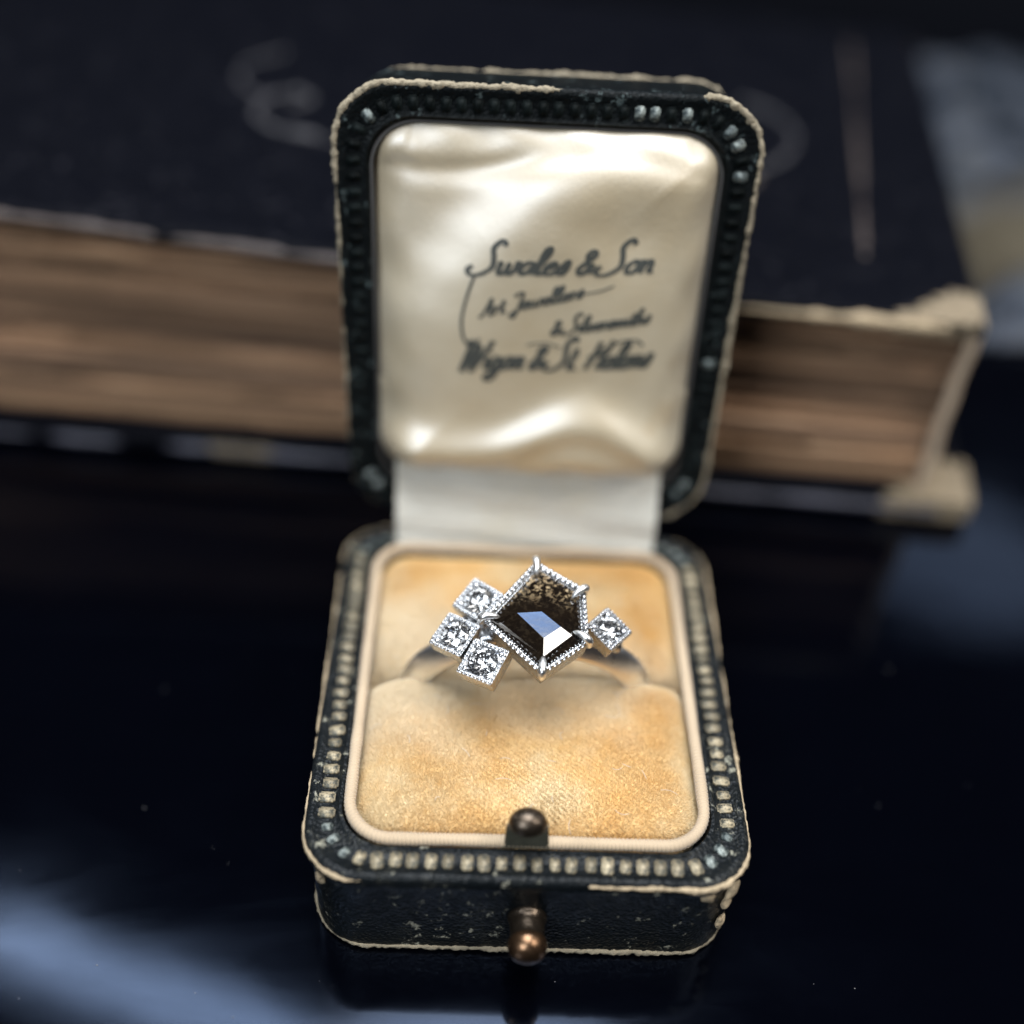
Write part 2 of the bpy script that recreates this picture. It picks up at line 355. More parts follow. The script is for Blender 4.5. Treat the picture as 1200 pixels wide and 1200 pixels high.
# bared corners on the front wall
for (x, z, r, s) in ((1.62, .80, .07, 3), (1.60, .62, .05, 4), (1.40, .88, .05, 5), (-1.60, .82, .04, 6), (1.60, .36, .05, 7)):
    bm = bmesh.new(); bmesh.ops.create_icosphere(bm, subdivisions=3, radius=1.0); g = np.random.default_rng(s)
    for v in bm.verts:
        k = 1 + .3 * math.sin(5 * v.co.x + s) * math.sin(4 * v.co.z + 2 * s)
        a = math.atan2(1, 1) if abs(x) > 1.5 else math.pi / 2
        v.co = Vector((v.co.x * r * k, v.co.y * .03, v.co.z * r * 1.3 * k))
        yy = -3.82 if abs(x) > 1.5 else -3.925
        if abs(x) > 1.5: v.co.rotate(Matrix.Rotation(math.copysign(math.radians(45), x), 3, 'Z'))
        v.co += Vector((x * .965, yy, z))
    bmobj('bared_patch', bm, M['worn'], base)
# tooled squares along the rim
def stud_mesh(name, mat, sx, sy, sz):
    bm = bmesh.new(); bmesh.ops.create_cube(bm, size=1.0)
    for v in bm.verts: v.co = Vector((v.co.x * sx * (.86 if v.co.z > 0 else 1), v.co.y * sy * (.9 if v.co.z > 0 else 1), v.co.z * sz)) * K
    bmesh.ops.bevel(bm, geom=[e for e in bm.edges], offset=.014 * K, segments=2, affect='EDGES')
    me = bpy.data.meshes.new(name); bm.to_mesh(me); bm.free(); me.materials.append(mat)
    me.polygons.foreach_set('use_smooth', [True] * len(me.polygons)); return me
SM = [stud_mesh('stud', M['stud'], .096, .138, .05), stud_mesh('stud_worn', M['stud_worn'], .09, .125, .045), stud_mesh('stud_dark', M['stud_dark'], .09, .13, .026)]
rim = bl(.168, HB - .008, 1600); s = np.r_[0, np.cumsum(np.linalg.norm(np.diff(np.vstack([rim, rim[:1]]), axis=0), axis=1))]; per = s[-1]
ns = int(round(per / .131))
for k in range(ns):
    i = int(np.searchsorted(s, (k + .5) * per / ns)) % len(rim); p = rim[i]; t = rim[(i + 4) % len(rim)] - rim[i - 4]
    if p[1] > -.3 and abs(p[0]) < 1.25: continue
    corner = abs(p[0]) > 1.36 and (p[1] < -3.5 or p[1] > -.42)
    o = bpy.data.objects.new('tooled_square', SM[1 if corner or (p[1] > -3.5 and rng.random() < .03) else 0]); COL.objects.link(o); o.parent = base
    q = p - org(box)
    o.location = (q[0] * K + rng.normal(0, .004) * K, q[1] * K + rng.normal(0, .004) * K, (q[2] - .006 * rng.random()) * K); o.rotation_euler = (rng.normal(0, .06), rng.normal(0, .06), math.atan2(t[1], t[0]) + rng.normal(0, .09))
    sc_ = rng.uniform(.72, .98) if corner else rng.uniform(.84, 1.08); o.scale = (sc_, sc_ * rng.uniform(.88, 1.05), 1)
# piping
P = bl(.345, HB + .012, 3000); s = np.linspace(0, 1, len(P), endpoint=False) * 12.2
th = np.linspace(0, 2 * np.pi, 12, endpoint=False)
rad = .046 * (1 + .07 * np.sin(2 * np.pi * s[:, None] / .034 + th[None, :])) * (1 + .06 * smooth_noise(s, 5, 12.2, 60))[:, None]
P[:, 2] += .012 * smooth_noise(s, 6, 12.2, 24)
V, Fc = tube(P, rad, 12, True); mesh('piping', V, Fc, M['piping'], box)
# velvet cushions
def slot_y(x): return SLOT + .025 * np.sin(1.9 * x + .4) + .02 * np.sin(5.3 * x)
def cushion_z(x, y):
    hx, hy, cyy, r = 1.385, 1.61, -1.99, .33
    d = np.maximum(sdf(x, y, 0, cyy, hx, hy, r), 0)
    z = HB - .16 + .25 * (1 - np.exp(-d / .115)) + .02 * np.minimum(d / hy, 1)
    f = slot_y(x) - y                                   # > 0 in front of the slit
    side = np.clip((1.40 - np.abs(x)) / .12, .25, 1)
    fr = np.where(f > 0, .008 * np.exp(-((f - .20) / .20) ** 2) - .30 * np.exp(-(np.abs(f) / .060) ** 1.7), 0)
    bk_ = np.where(f <= 0, -.30 * np.exp(-(np.abs(f) / .085) ** 1.6) - .055 * np.exp(-(f / .40) ** 2) * (1 - np.exp(-(np.abs(f) / .05) ** 2)), 0)
    z = z + side * (fr + bk_)
    z = z - .015 * np.exp(-(f / .30) ** 2) * np.clip((np.abs(x) - 1.0) / .38, 0, 1) ** 1.5 * (f > -.25)
    # nap crushed and dented where the shank leaves the slit
    for sx in (-1.03, 1.03): z = z - .09 * np.exp(-((x - sx * 1.06) / .13) ** 2 - ((y - SLOT - .03) / .08) ** 2)
    return z + .016 * wave2(x, y, 31, 3.0) * np.minimum(d / .2, 1) + .006 * wave2(x, y, 32, 14.0) * np.minimum(d / .1, 1)
def cushion(name):
    hx, hy, cyy, r = 1.385, 1.61, -1.99, .33; N = 420; NR = 120
    lp = rrect(hx, hy, r, N, 0, cyy); core = np.stack([np.zeros(N), np.clip(lp[:, 1], cyy - (hy - hx), cyy + (hy - hx))], 1); loops = []
    for k in range(NR):
        u = (k / (NR - 1)) ** 1.25; q = lp + (core - lp) * u; loops.append(np.stack([q[:, 0] * tap(q[:, 1]), q[:, 1], cushion_z(q[:, 0], q[:, 1])], 1))
    loops.insert(0, loops[0] - [0, 0, .25])
    V, Fc = loft(loops, True, False); return mesh(name, V, Fc, M['velvet'], box), V, Fc
def pile(parent, V, Fc, n, seed, length):
    g = np.random.default_rng(seed); Q = np.array([f for f in Fc if len(f) == 4]); A, B, C_, E_ = (V[Q[:, i]] for i in range(4))
    nrm = np.cross(C_ - A, E_ - B); ar = np.linalg.norm(nrm, axis=1); nrm /= ar[:, None] + 1e-12; nrm *= np.sign(nrm[:, 2:3] + 1e-9); ar = ar * (A[:, 2] > HB - .28)
    idx = g.choice(len(Q), n, p=ar / ar.sum()); u = g.random((n, 1)); v = g.random((n, 1))
    P = (A[idx] * (1 - u) + B[idx] * u) * (1 - v) + (E_[idx] * (1 - u) + C_[idx] * u) * v; N = nrm[idx]
    # nap direction drifts slowly over the cloth
    ang = 2.4 * wave2(P[:, 0], P[:, 1], seed + 3, 2.2) + 1.2; lean = np.stack([np.cos(ang), np.sin(ang), 0 * ang], 1) * (.45 + .45 * wave2(P[:, 0], P[:, 1], seed + 4, 3.0) + .35 * wave2(P[:, 0], P[:, 1], seed + 6, 9.0))[:, None]
    T = N + lean + g.normal(0, .28, (n, 3)); T /= np.linalg.norm(T, axis=1)[:, None]
    side = np.cross(T, g.normal(0, 1, (n, 3))); side /= np.linalg.norm(side, axis=1)[:, None] + 1e-9
    rows = .5 + .5 * np.sin(2 * np.pi * (P[:, 0] * .62 + P[:, 1] * .78 + .02 * wave2(P[:, 0], P[:, 1], 8, 6.0)) / .036); rub_ = np.clip(.5 + wave2(P[:, 0] + .7, P[:, 1], 15, 1.6), .12, 1)
    L = length * g.uniform(.55, 1.2, (n, 1)) * (1 - .45 * rub_ * rows)[:, None]; w_ = .0030
    base_ = P - N * .006
    X = np.stack([base_ - side * w_, base_ + side * w_, base_ + T * L + side * w_ * .5], 1).reshape(-1, 3)
    me = bpy.data.meshes.new('velvet_pile'); X = (X - org(parent)) * K
    me.vertices.add(3 * n); me.vertices.foreach_set('co', X.ravel()); me.loops.add(3 * n); me.loops.foreach_set('vertex_index', np.arange(3 * n, dtype=np.int32))
    me.polygons.add(n); me.polygons.foreach_set('loop_start', np.arange(0, 3 * n, 3, dtype=np.int32)); me.polygons.foreach_set('loop_total', np.full(n, 3, dtype=np.int32))
    me.update(); me.validate()
    o = link('velvet_pile', me, M['pile'], parent); o['kind'] = 'stuff'; return o
cf, V, Fc = cushion('velvet_cushion'); pile(cf, V, Fc, 640000, 5, .034)
parts = []; g = np.random.default_rng(17)
for k in range(46):
    x, y = g.uniform(-1.2, 1.2), g.uniform(-3.45, -.6); a0 = g.uniform(0, 6.28); L = g.uniform(.05, .16); cv = g.uniform(-6, 6); t = np.linspace(0, 1, 9); an = a0 + cv * t * .4
    px = x + np.cumsum(np.cos(an)) * L / 9; py = y + np.cumsum(np.sin(an)) * L / 9; pz = cushion_z(px / tap(py), py) + .030 + .012 * np.sin(3 * t)
    parts.append(tube(np.stack([px, py, pz], 1), np.full(9, .0016), 5, False))
V, Fc = join(parts); o = mesh('lint', V, Fc, M['dust_fibre'], cf); o['kind'] = 'stuff'
# hinge ribbon
path = catmull([(-.30, HB - .10), (-.245, HB + .03), (-.20, HB + .16), (-.12, HB + .34), (-.01, HB + .52), (.10, HB + .68), (.2, HB + .75)], 10); nx = 40
V = []; Fc = []
for layer in (0, 1):
    for j, (y, z) in enumerate(path):
        for i in range(nx + 1):
            x = -1 + 2 * i / nx; hw = 1.27 + .03 * j / len(path)
            V.append((x * hw + .006 * math.sin(j * .9), y + .012 * math.sin(3 * x + .3 * j) + .022 * layer, z))
na = len(path) * (nx + 1)
for j in range(len(path) - 1):
    for i in range(nx):
        a = j * (nx + 1) + i; Fc.append((a, a + 1, a + nx + 2, a + nx + 1)); Fc.append((na + a + nx + 1, na + a + nx + 2, na + a + 1, na + a))
    a = j * (nx + 1); Fc.append((a, a + nx + 1, na + a + nx + 1, na + a)); a += nx; Fc.append((a, na + a, na + a + nx + 1, a + nx + 1))
mesh('hinge_ribbon', V, Fc, M['ribbon'], box, sharp=60)

# ---- lid
AL = math.radians(7.33); UU = np.array([0, math.sin(AL), math.cos(AL)]); MM = np.array([0, -math.cos(AL), math.sin(AL)]); LO = np.array([0, 0, HB])
def lid3(a, b, m_): 
    a = np.asarray(a, float) * (1 + .012 * (np.asarray(b) - 2.2) / 2)
    return LO + np.stack([a, 0 * a, 0 * a], -1) + np.asarray(b)[..., None] * UU + np.asarray(m_)[..., None] * MM
LX, LY, LB = 1.772, 2.032, 2.208
def ll(ins, m_, N=240, r=.5):
    P = rrect(LX - ins, LY - ins, max(r - .35 * ins, .1), N, 0, LB); return lid3(P[:, 0], P[:, 1], np.full(N, m_))
prof = [(.5, -.40), (.31, -.38), (.30, -.10), (.29, -.02), (.265, 0), (.24, -.015), (.09, -.015), (.065, 0), (.04, 0), (.015, -.012), (0, -.04), (0, -.12), (.025, -.15), (.04, -.17), (.05, -.86), (.065, -.93), (.12, -.985), (.3, -1.03), (.8, -1.07)]
V, Fc = loft([ll(i, z) for i, z in prof]); lid = mesh('lid_shell', V, Fc, M['lidleather'], box, sharp=50)
V, Fc = loft([ll(.298, -.36), ll(.298, -.03), ll(.32, -.03), ll(.32, -.36)], False, False); mesh('lid_lining', V, Fc, M['lidwall'], box, sharp=40)
def cov_lid(P):
    x = P[:, 0]; b = (P - LO) @ UU; c = np.full(len(P), .42)
    c += .6 * ((x < 0) & (b > 3.4)) + .6 * (x > 1.2) + .12 * (x < -1.4) - .55 * ((x > .1) & (x < 1.25) & (b > 3.6)) - .8 * (b < .3) * (x < 1.2) * (x > -1.2)
    return c
worn_edge('worn_lid_edge', ll(.020, -.025, 900), .028, 51, cov_lid, M['worn_dark'], lid, .28)
worn_edge('worn_lid_back_edge', ll(.08, -.95, 900), .036, 61, lambda P: .55 + .3 * (P[:, 2] > 4.6) - 1.2 * (P[:, 2] < 4.0), M['worn_dark'], lid, .5)
rim = ll(.165, -.006, 1600); s = np.r_[0, np.cumsum(np.linalg.norm(np.diff(np.vstack([rim, rim[:1]]), axis=0), axis=1))]; per = s[-1]; ns = int(round(per / .131))
for k in range(ns):
    i = int(np.searchsorted(s, (k + .5) * per / ns)) % len(rim); p = rim[i]; t = rim[(i + 4) % len(rim)] - rim[i - 4]; t /= np.linalg.norm(t)
    b = (p - LO) @ UU
    if b < .6 and abs(p[0]) < 1.3: continue
    corner = abs(p[0]) > 1.38 and (b > 3.85 or b < .6); pale = corner or (b > 3.9 and .15 < p[0] < 1.3 and rng.random() < .4) or rng.random() < .05
    o = bpy.data.objects.new('tooled_square', SM[1 if pale else 2]); COL.objects.link(o); o.parent = lid
    o.matrix_local = Matrix.Translation(Vector((p - org(box)) * K)) @ Matrix((t, np.cross(MM, t), MM)).transposed().to_4x4() @ Matrix.Rotation(rng.normal(0, .06), 4, 'Z')
# satin pad
PX, PY, PB, PR = 1.495, 1.70, 2.34, .42
def sig(x): return 1 / (1 + np.exp(-x))
def satin_h(a, b):
    a = np.asarray(a, float); b = np.asarray(b, float)
    d = np.maximum(sdf(a, b, 0, PB, PX, PY, PR), 0)
    h = -.20 + .25 * (1 - np.exp(-d / .16))
    e = 1 - np.exp(-d / .25)
    bw = 1.14 + .34 * np.exp(-((a - .42) / .62) ** 2) + .03 * np.sin(3.1 * a)
    h += .23 * sig((bw - b) / .09) * (1 - np.exp(-d / .12)) - .07 * np.exp(-((b - bw + .32) / .16) ** 2) * e
    h += .030 * np.exp(-((d - .06) / .035) ** 2) * (b < 1.6)
    s_ = (a + .98) * .68 - (b - 2.75 - .16 * np.maximum(a + .6, 0) ** 2) * .73
    h += .24 * sig(s_ / .14) * e * sig((3.85 - b) / .1) 
    h -= .035 * np.exp(-((b - 3.66 - .10 * np.sin(2.2 * a + .5)) / .10) ** 2) * e
    h -= .07 * np.exp(-((a - .75) ** 2 + (b - 3.2) ** 2) / .16) * e
    pk = np.exp(-((d - .17) / .12) ** 2); h += .016 * pk * (np.sin(11 * a + 2 * np.sin(3 * b)) * (np.abs(b - PB) > 1.25) + np.sin(9 * b + 1.5 * np.sin(2 * a)) * (np.abs(a) > 1.15)) * .8
    h += .012 * wave2(a, b, 77, 2.6) * e + .004 * wave2(a, b, 78, 9.0) * e
    return h
N, NR = 300, 80; lp = rrect(PX, PY, PR, N, 0, PB); core = np.stack([np.zeros(N), np.clip(lp[:, 1], PB - (PY - PX), PB + (PY - PX))], 1); loops = []
for k in range(NR):
    u = (k / (NR - 1)) ** 1.25; q = lp + (core - lp) * u; loops.append(lid3(q[:, 0], q[:, 1], satin_h(q[:, 0], q[:, 1])))
loops.insert(0, loops[0] - MM * .12)
V, Fc = loft(loops, True, False); pad = mesh('satin_pad', V, Fc, M['satin'], box)

# printed script: pen strokes laid on the satin
G = {'a': (1.02, [[(.9, .85), (.5, 1), (.1, .5), (.3, .02), (.7, .3), (.9, .95), (.82, .2), (1.1, .12)]]), 'e': (.85, [[(.05, .4), (.65, .65), (.5, 1), (.1, .6), (.2, .05), (.55, .02), (.95, .3)]]),
     'l': (.6, [[(0, .2), (.5, 1.6), (.45, 2.2), (.2, 1.8), (.2, .2), (.45, .03), (.7, .25)]]), 's': (.75, [[(0, .1), (.5, 1.1), (.62, .5), (.4, 0), (.05, .12)]]),
     'w': (1.4, [[(0, .8), (.12, .95), (.1, .3), (.3, 0), (.6, .3), (.66, .9), (.66, .3), (.85, 0), (1.15, .35), (1.2, .95), (1.45, .85)]]), 'o': (.9, [[(.5, 1), (.1, .6), (.2, .05), (.6, .1), (.8, .6), (.5, 1), (.95, .85)]]),
     'n': (.95, [[(0, .8), (.15, .95), (.15, 0), (.2, .6), (.55, 1), (.7, .7), (.7, .1), (.98, .15)]]), 'm': (1.45, [[(0, .8), (.15, .95), (.15, 0), (.2, .6), (.5, 1), (.62, .7), (.62, 0), (.68, .6), (1., 1), (1.15, .7), (1.15, .1), (1.45, .15)]]),
     'r': (.68, [[(0, .8), (.2, 1), (.2, 0), (.25, .6), (.5, .98), (.72, .85)]]), 'i': (.45, [[(0, .7), (.2, .95), (.2, .15), (.48, .1)], [(.25, 1.4), (.28, 1.5)]]),
     'g': (1.0, [[(.9, .85), (.5, 1), (.1, .5), (.3, .05), (.7, .3), (.9, .95), (.8, -.6), (.4, -.95), (.1, -.6), (1.05, .12)]]), 'h': (.98, [[(0, .2), (.4, 1.7), (.35, 2.2), (.15, 1.7), (.15, 0), (.2, .6), (.55, 1), (.7, .7), (.7, .1), (1.0, .15)]]),
     't': (.65, [[(.3, 1.8), (.25, .2), (.45, .02), (.7, .25)], [(0, 1.2), (.65, 1.25)]]), 'v': (.85, [[(0, .8), (.15, .95), (.25, .1), (.45, .05), (.75, .9), (.95, .85)]]),
     'S': (1.5, [[(1.5, 2.3), (1.15, 2.7), (.75, 2.1), (1.0, 1.3), (1.1, .5), (.5, -.05), (-.1, -.1), (-.4, .3), (-.15, .6)]]), 'W': (2.0, [[(-.1, 2.0), (.2, 2.3), (.25, .1), (.4, .1), (1.0, 2.1), (1.05, .1), (1.2, .1), (2.0, 2.4)]]),
     'H': (1.6, [[(.5, 2.3), (.35, 1.0), (.1, 0)], [(1.5, 2.4), (1.25, 1.0), (1.15, .1), (1.5, .1)], [(-.1, 1.0), (.7, 1.15), (1.5, 1.35)]]), 'A': (1.3, [[(-.2, .1), (.1, 0), (.5, .9), (.95, 2.3), (1.0, .1), (1.3, .1)], [(.35, .8), (1.1, .95)]]),
     'J': (1.1, [[(.2, 2.0), (.6, 2.3), (1.1, 2.2), (.85, .3), (.5, -.9), (.05, -.6), (.5, .0)]]), '&': (1.1, [[(1.0, .05), (.35, 1.4), (.55, 1.9), (.8, 1.5), (.1, .5), (.4, 0), (1.0, .8)]]), ' ': (.55, []), '.': (.4, [[(.15, .0), (.22, .08)]])}
def script(text, a0, b0, a1, b1, xh, pen, slant=.42):
    width = sum(G[c][0] for c in text); L = math.hypot(a1 - a0, b1 - b0); sx = L / width; ca, sa = (a1 - a0) / L, (b1 - b0) / L; pos = 0; out = []
    for c in text:
        gw, st = G[c]
        for q in st:
            p = catmull(q, 6); x = (p[:, 0] + pos) * sx + slant * p[:, 1] * xh; y = p[:, 1] * xh
            a = a0 + x * ca - y * sa; b = b0 + x * sa + y * ca; out.append((a, b, pen))
        pos += gw
    return out
strokes = script('Swales & Son', -.60, 2.76, .93, 2.83, .105, .030)
strokes += script('Art Jewellers', -.52, 2.38, .36, 2.60, .062, .017) + script('& Silversmiths', .10, 2.24, .96, 2.38, .064, .019)
strokes += script('Wigan & St. Helens', -.70, 1.88, 1.00, 1.96, .112, .031)
for pts_, pen in (([(-.58, 2.74), (-.64, 2.55), (-.68, 2.35), (-.66, 2.18), (-.58, 2.10), (-.52, 2.18)], .016), ([(.55, 2.1), (.72, 2.2), (.86, 2.22), (.93, 2.17)], .016), ([(-.1, 2.14), (.05, 2.17), (.2, 2.13)], .010), ([(.30, 2.62), (.5, 2.66), (.62, 2.71)], .012)):
    p = catmull(pts_, 8); strokes.append((p[:, 0], p[:, 1], pen))
parts = []
for a, b, pen in strokes:
    P = np.stack([a, b], 1); T = np.gradient(P, axis=0); T /= np.linalg.norm(T, axis=1)[:, None] + 1e-9; Nn = np.stack([-T[:, 1], T[:, 0]], 1)
    wd = pen * 1.3 * (.55 + .65 * np.abs(T[:, 1]))[:, None] * .5; n = len(P); Lf = P + Nn * wd; Rt = P - Nn * wd
    top = [lid3(Q[:, 0], Q[:, 1], satin_h(Q[:, 0], Q[:, 1]) + .007) for Q in (Lf, Rt)]
    V = np.concatenate(top + [t_ - MM * .012 for t_ in top]); Fc = []
    for i in range(n - 1):
        Fc += [(i, i + 1, n + i + 1, n + i), (2 * n + i, 3 * n + i, 3 * n + i + 1, 2 * n + i + 1), (i, 2 * n + i, 2 * n + i + 1, i + 1), (n + i, n + i + 1, 3 * n + i + 1, 3 * n + i)]
    parts.append((V, Fc))
V, Fc = join(parts); o = mesh('printed_lettering', V, Fc, M['ink'], pad, smooth=False); o['label'] = "jeweller's name printed in black script"

# clasp catch standing at the front of the cushion
bm = bmesh.new(); pts_ = [(-.20, 0, .0), (.20, 0, .0), (.165, 0, .06), (.155, 0, .30), (-.155, 0, .30), (-.165, 0, .06)]
f0 = [bm.verts.new((x - .015, -3.672 + y, HB - .02 + z)) for x, y, z in pts_]; f1 = [bm.verts.new((x - .015, -3.635 + y, HB - .02 + z)) for x, y, z in pts_]
bm.faces.new(f0); bm.faces.new(f1[::-1])
for i in range(6): bm.faces.new((f0[i], f1[i], f1[(i + 1) % 6], f0[(i + 1) % 6]))
bmesh.ops.recalc_face_normals(bm, faces=bm.faces); bmesh.ops.bevel(bm, geom=bm.edges[:], offset=.01, segments=2, affect='EDGES')
tabo = bmobj('clasp_plate', bm, M['verdigris'], box, sharp=50)
bm = bmesh.new(); bmesh.ops.create_uvsphere(bm, u_segments=40, v_segments=24, radius=1.0)
for v in bm.verts:
    z = v.co.z; v.co = Vector((v.co.x * .146 - .015, v.co.y * .115 - 3.645, (z * .12 if z > 0 else z * .045) + HB + .275))
bmobj('catch_knob', bm, M['bronze'], tabo)
# push button on the front wall
zc, yb = .52, -3.93; segs = []
prof = [(.15, .02), (.152, .0), (.15, -.02), (.138, -.03), (.135, -.06), (.132, -.13), (.130, -.17), (.138, -.18), (.147, -.20), (.150, -.23), (.142, -.27), (.118, -.31), (.08, -.335), (.03, -.345)]
nt = 40; loops = [np.stack([r * np.cos(np.linspace(0, 2 * np.pi, nt, endpoint=False)) + .02, np.full(nt, yb + d), r * 1.02 * np.sin(np.linspace(0, 2 * np.pi, nt, endpoint=False)) + zc], 1) for r, d in prof]
V, Fc = loft(loops[:8]); btn = mesh('button_shank', V, Fc, M['bronze'], box, sharp=50)
V, Fc = loft(loops[7:]); mesh('button_knob', V, Fc, M['bronze2'], btn, sharp=50)

# ================================================================== ring
TA = math.radians(15); E1 = np.array([1.0, 0, 0]); E2 = np.array([0, math.cos(TA), math.sin(TA)]); EN = np.array([0, -math.sin(TA), math.cos(TA)]); RO = np.array([0, SLOT, HB])
HH = 1.05
def rg(x, y, h): return RO + np.asarray(x)[..., None] * E1 + np.asarray(y)[..., None] * E2 + np.asarray(h)[..., None] * EN
ring = root('ring', (0, SLOT, HB - .6), 'white metal ring with dark pentagonal stone and four small square-set diamonds', 'ring')
# stone and diamond materials use object space relative to this root
RB = 1.075; hc = .83 - RB; n = 220; ns = 20
loops = []
for k in range(n):
    th = 2 * math.pi * k / n; x = math.sin(th); y = math.cos(th)
    def at(rad):
        hx_, hh_ = rad * x, hc + rad * y
        if hh_ < -.1: hh_ = -.1 + (hh_ + .1) * .62
        return hx_, hh_
    up = max(0, y); wd = .125 + .01 * (1 - up); tk = .072 + .012 * (1 - up); fi = math.radians(44) * min(1, max(0, (y + .35) / .3))
    hx_, hh_ = at(RB - .09); ro = np.array([x, y])
    lp = []
    for q in range(ns):
        a = 2 * math.pi * q / ns; ca, sa = math.cos(a), math.sin(a)
        ex = math.copysign(abs(ca) ** .5, ca) * wd; er = math.copysign(abs(sa) ** .7, sa) * tk
        e2_, rd = ex * math.cos(fi) - er * math.sin(fi), ex * math.sin(fi) + er * math.cos(fi)     # section twisted forward, as on a bypass shank
        lp.append(rg(hx_ + rd * x, e2_, hh_ + rd * y))
    loops.append(np.array(lp))
V = np.concatenate(loops); Fc = []
for k in range(n):
    for q in range(ns): Fc.append((k * ns + q, k * ns + (q + 1) % ns, ((k + 1) % n) * ns + (q + 1) % ns, ((k + 1) % n) * ns + q))
band = mesh('band', V, Fc, M['platband'], ring)
def beads(path, r, sp, name, parent, squash=1.0, tang=None):
    path = np.vstack([path, path[:1]]); s = np.r_[0, np.cumsum(np.linalg.norm(np.diff(path, axis=0), axis=1))]; nb = int(round(s[-1] / sp)); t = np.arange(nb) * s[-1] / nb
    C_ = np.stack([np.interp(t, s, path[:, i]) for i in range(3)], 1); g = np.random.default_rng(nb)
    bm = bmesh.new(); bmesh.ops.create_icosphere(bm, subdivisions=2, radius=1.0); bv = np.array([v.co[:] for v in bm.verts]); bf = [[v.index for v in f.verts] for f in bm.faces]; bm.free()
    V, Fc = join([(bv * r * g.uniform(.9, 1.08) + c + g.normal(0, r * .06, 3), bf) for c in C_]); o = mesh(name, V, Fc, M['plat'], parent); o['kind'] = 'stuff'; return o
PEN = np.array([(.016, .566), (.424, .305), (.438, -.184), (.064, -.478), (-.42, -.005)]); PC = np.array([.10, .04])
def pen(inset):
    """pentagon with every edge moved inwards by inset"""
    out = []; n = 5
    for i in range(n):
        a, b, c = PEN[i - 1], PEN[i], PEN[(i + 1) % n]
        def off(p, q):
            d = (q - p) / np.linalg.norm(q - p); nn = np.array([d[1], -d[0]]); return p + nn * inset, d
        p1, d1 = off(a, b); p2, d2 = off(b, c); A = np.array([d1, -d2]).T; t = np.linalg.solve(A, p2 - p1); out.append(p1 + d1 * t[0])
    return np.array(out)
def penl(inset, h, seg=10):
    q = pen(inset); L = []
    for i in range(5):
        a, b = q[i], q[(i + 1) % 5]
        for t in np.linspace(0, 1, seg, endpoint=False): L.append(a + (b - a) * t)
    L = np.array(L); return rg(L[:, 0], L[:, 1], np.full(len(L), HH + h))
V, Fc = loft([penl(.10, -.26), penl(.055, -.255), penl(.03, -.23), penl(.004, -.02), penl(.002, -.014), penl(.006, -.018), penl(.036, -.018), penl(.040, -.024), penl(.046, -.045), penl(.075, -.05), penl(.078, -.09)], True, True)
bez = mesh('main_bezel', V, Fc, M['plat2'], ring, sharp=35)
beads(penl(.021, -.004), .0185, .0475, 'milgrain', bez); beads(penl(.054, -.036), .008, .030, 'inner_milgrain', bez)
# stone
gd = pen(.058); SP = dict(T=(*gd[0], 0), R1=(*gd[1], 0), R2=(*gd[2], 0), G=(*gd[3], 0), L=(*gd[4], 0), A=(-.134, .03, .10), B=(.061, .05, .075), C=(.208, -.09, .09), D=(.300, -.135, .075), E=(.074, -.20, .10), F=(.074, -.335, .053), M=(-.255, -.02, .045))
def onto(k, a, b, c):
    p, q, t = (np.array(SP[i]) for i in (a, b, c)); nn = np.cross(q - p, t - p); x, y = SP[k][:2]; SP[k] = (x, y, p[2] - (nn[0] * (x - p[0]) + nn[1] * (y - p[1])) / nn[2])
onto('A', 'B', 'C', 'E'); onto('D', 'E', 'C', 'F'); onto('M', 'A', 'E', 'F')
keys = list(SP); low = pen(.074)
V = [rg(*[np.array(c) for c in (SP[k][0], SP[k][1], HH - .025 + SP[k][2])]) for k in keys]
nv = len(V); V += [rg(np.array(q[0]), np.array(q[1]), np.array(HH - .07)) for q in low]
ix = {k: i for i, k in enumerate(keys)}
Fc = [[ix[c] for c in f] for f in (('A', 'B', 'C', 'E'), ('E', 'C', 'D', 'F'), ('M', 'A', 'E', 'F'), ('L', 'M', 'F', 'G'), ('L', 'T', 'A'), ('L', 'A', 'M'), ('T', 'B', 'A'), ('T', 'R1', 'B'), ('R1', 'C', 'B'), ('R1', 'R2', 'D'), ('R1', 'D', 'C'), ('D', 'R2', 'G'), ('D', 'G', 'F'))]
gi = [ix[k] for k in ('T', 'R1', 'R2', 'G', 'L')]
for i in range(5): Fc.append((gi[i], gi[(i + 1) % 5], nv + (i + 1) % 5, nv + i))
Fc.append([nv + i for i in range(5)])
Fc = [t for f in Fc for t in ([f] if len(f) == 3 else [[f[0], f[j], f[j + 1]] for j in range(1, len(f) - 1)])]
mesh('dark_stone', V, Fc, M['stone'], ring, smooth=False)
# claws
for i in range(5):
    q = PEN[i]; d = PC - q; d /= np.linalg.norm(d)
    if i == 0: d = np.array([.05, -1.0])
    P = [(q + d * t, h) for t, h in ((.002, -.05), (.002, -.01), (.014, .026), (.045, .044), (.095, .040), (.135, .024), (.155, .012))]
    P3 = catmull([rg(np.array(a[0]), np.array(a[1]), np.array(HH + h)) for a, h in P], 6)
    rr = np.interp(np.linspace(0, 1, len(P3)), [0, .3, .5, .75, 1], [.027, .034, .031, .023, .004])
    V, Fc = tube(P3, rr, 12, False); mesh('claw', V, Fc, M['platband'], ring, sharp=60)
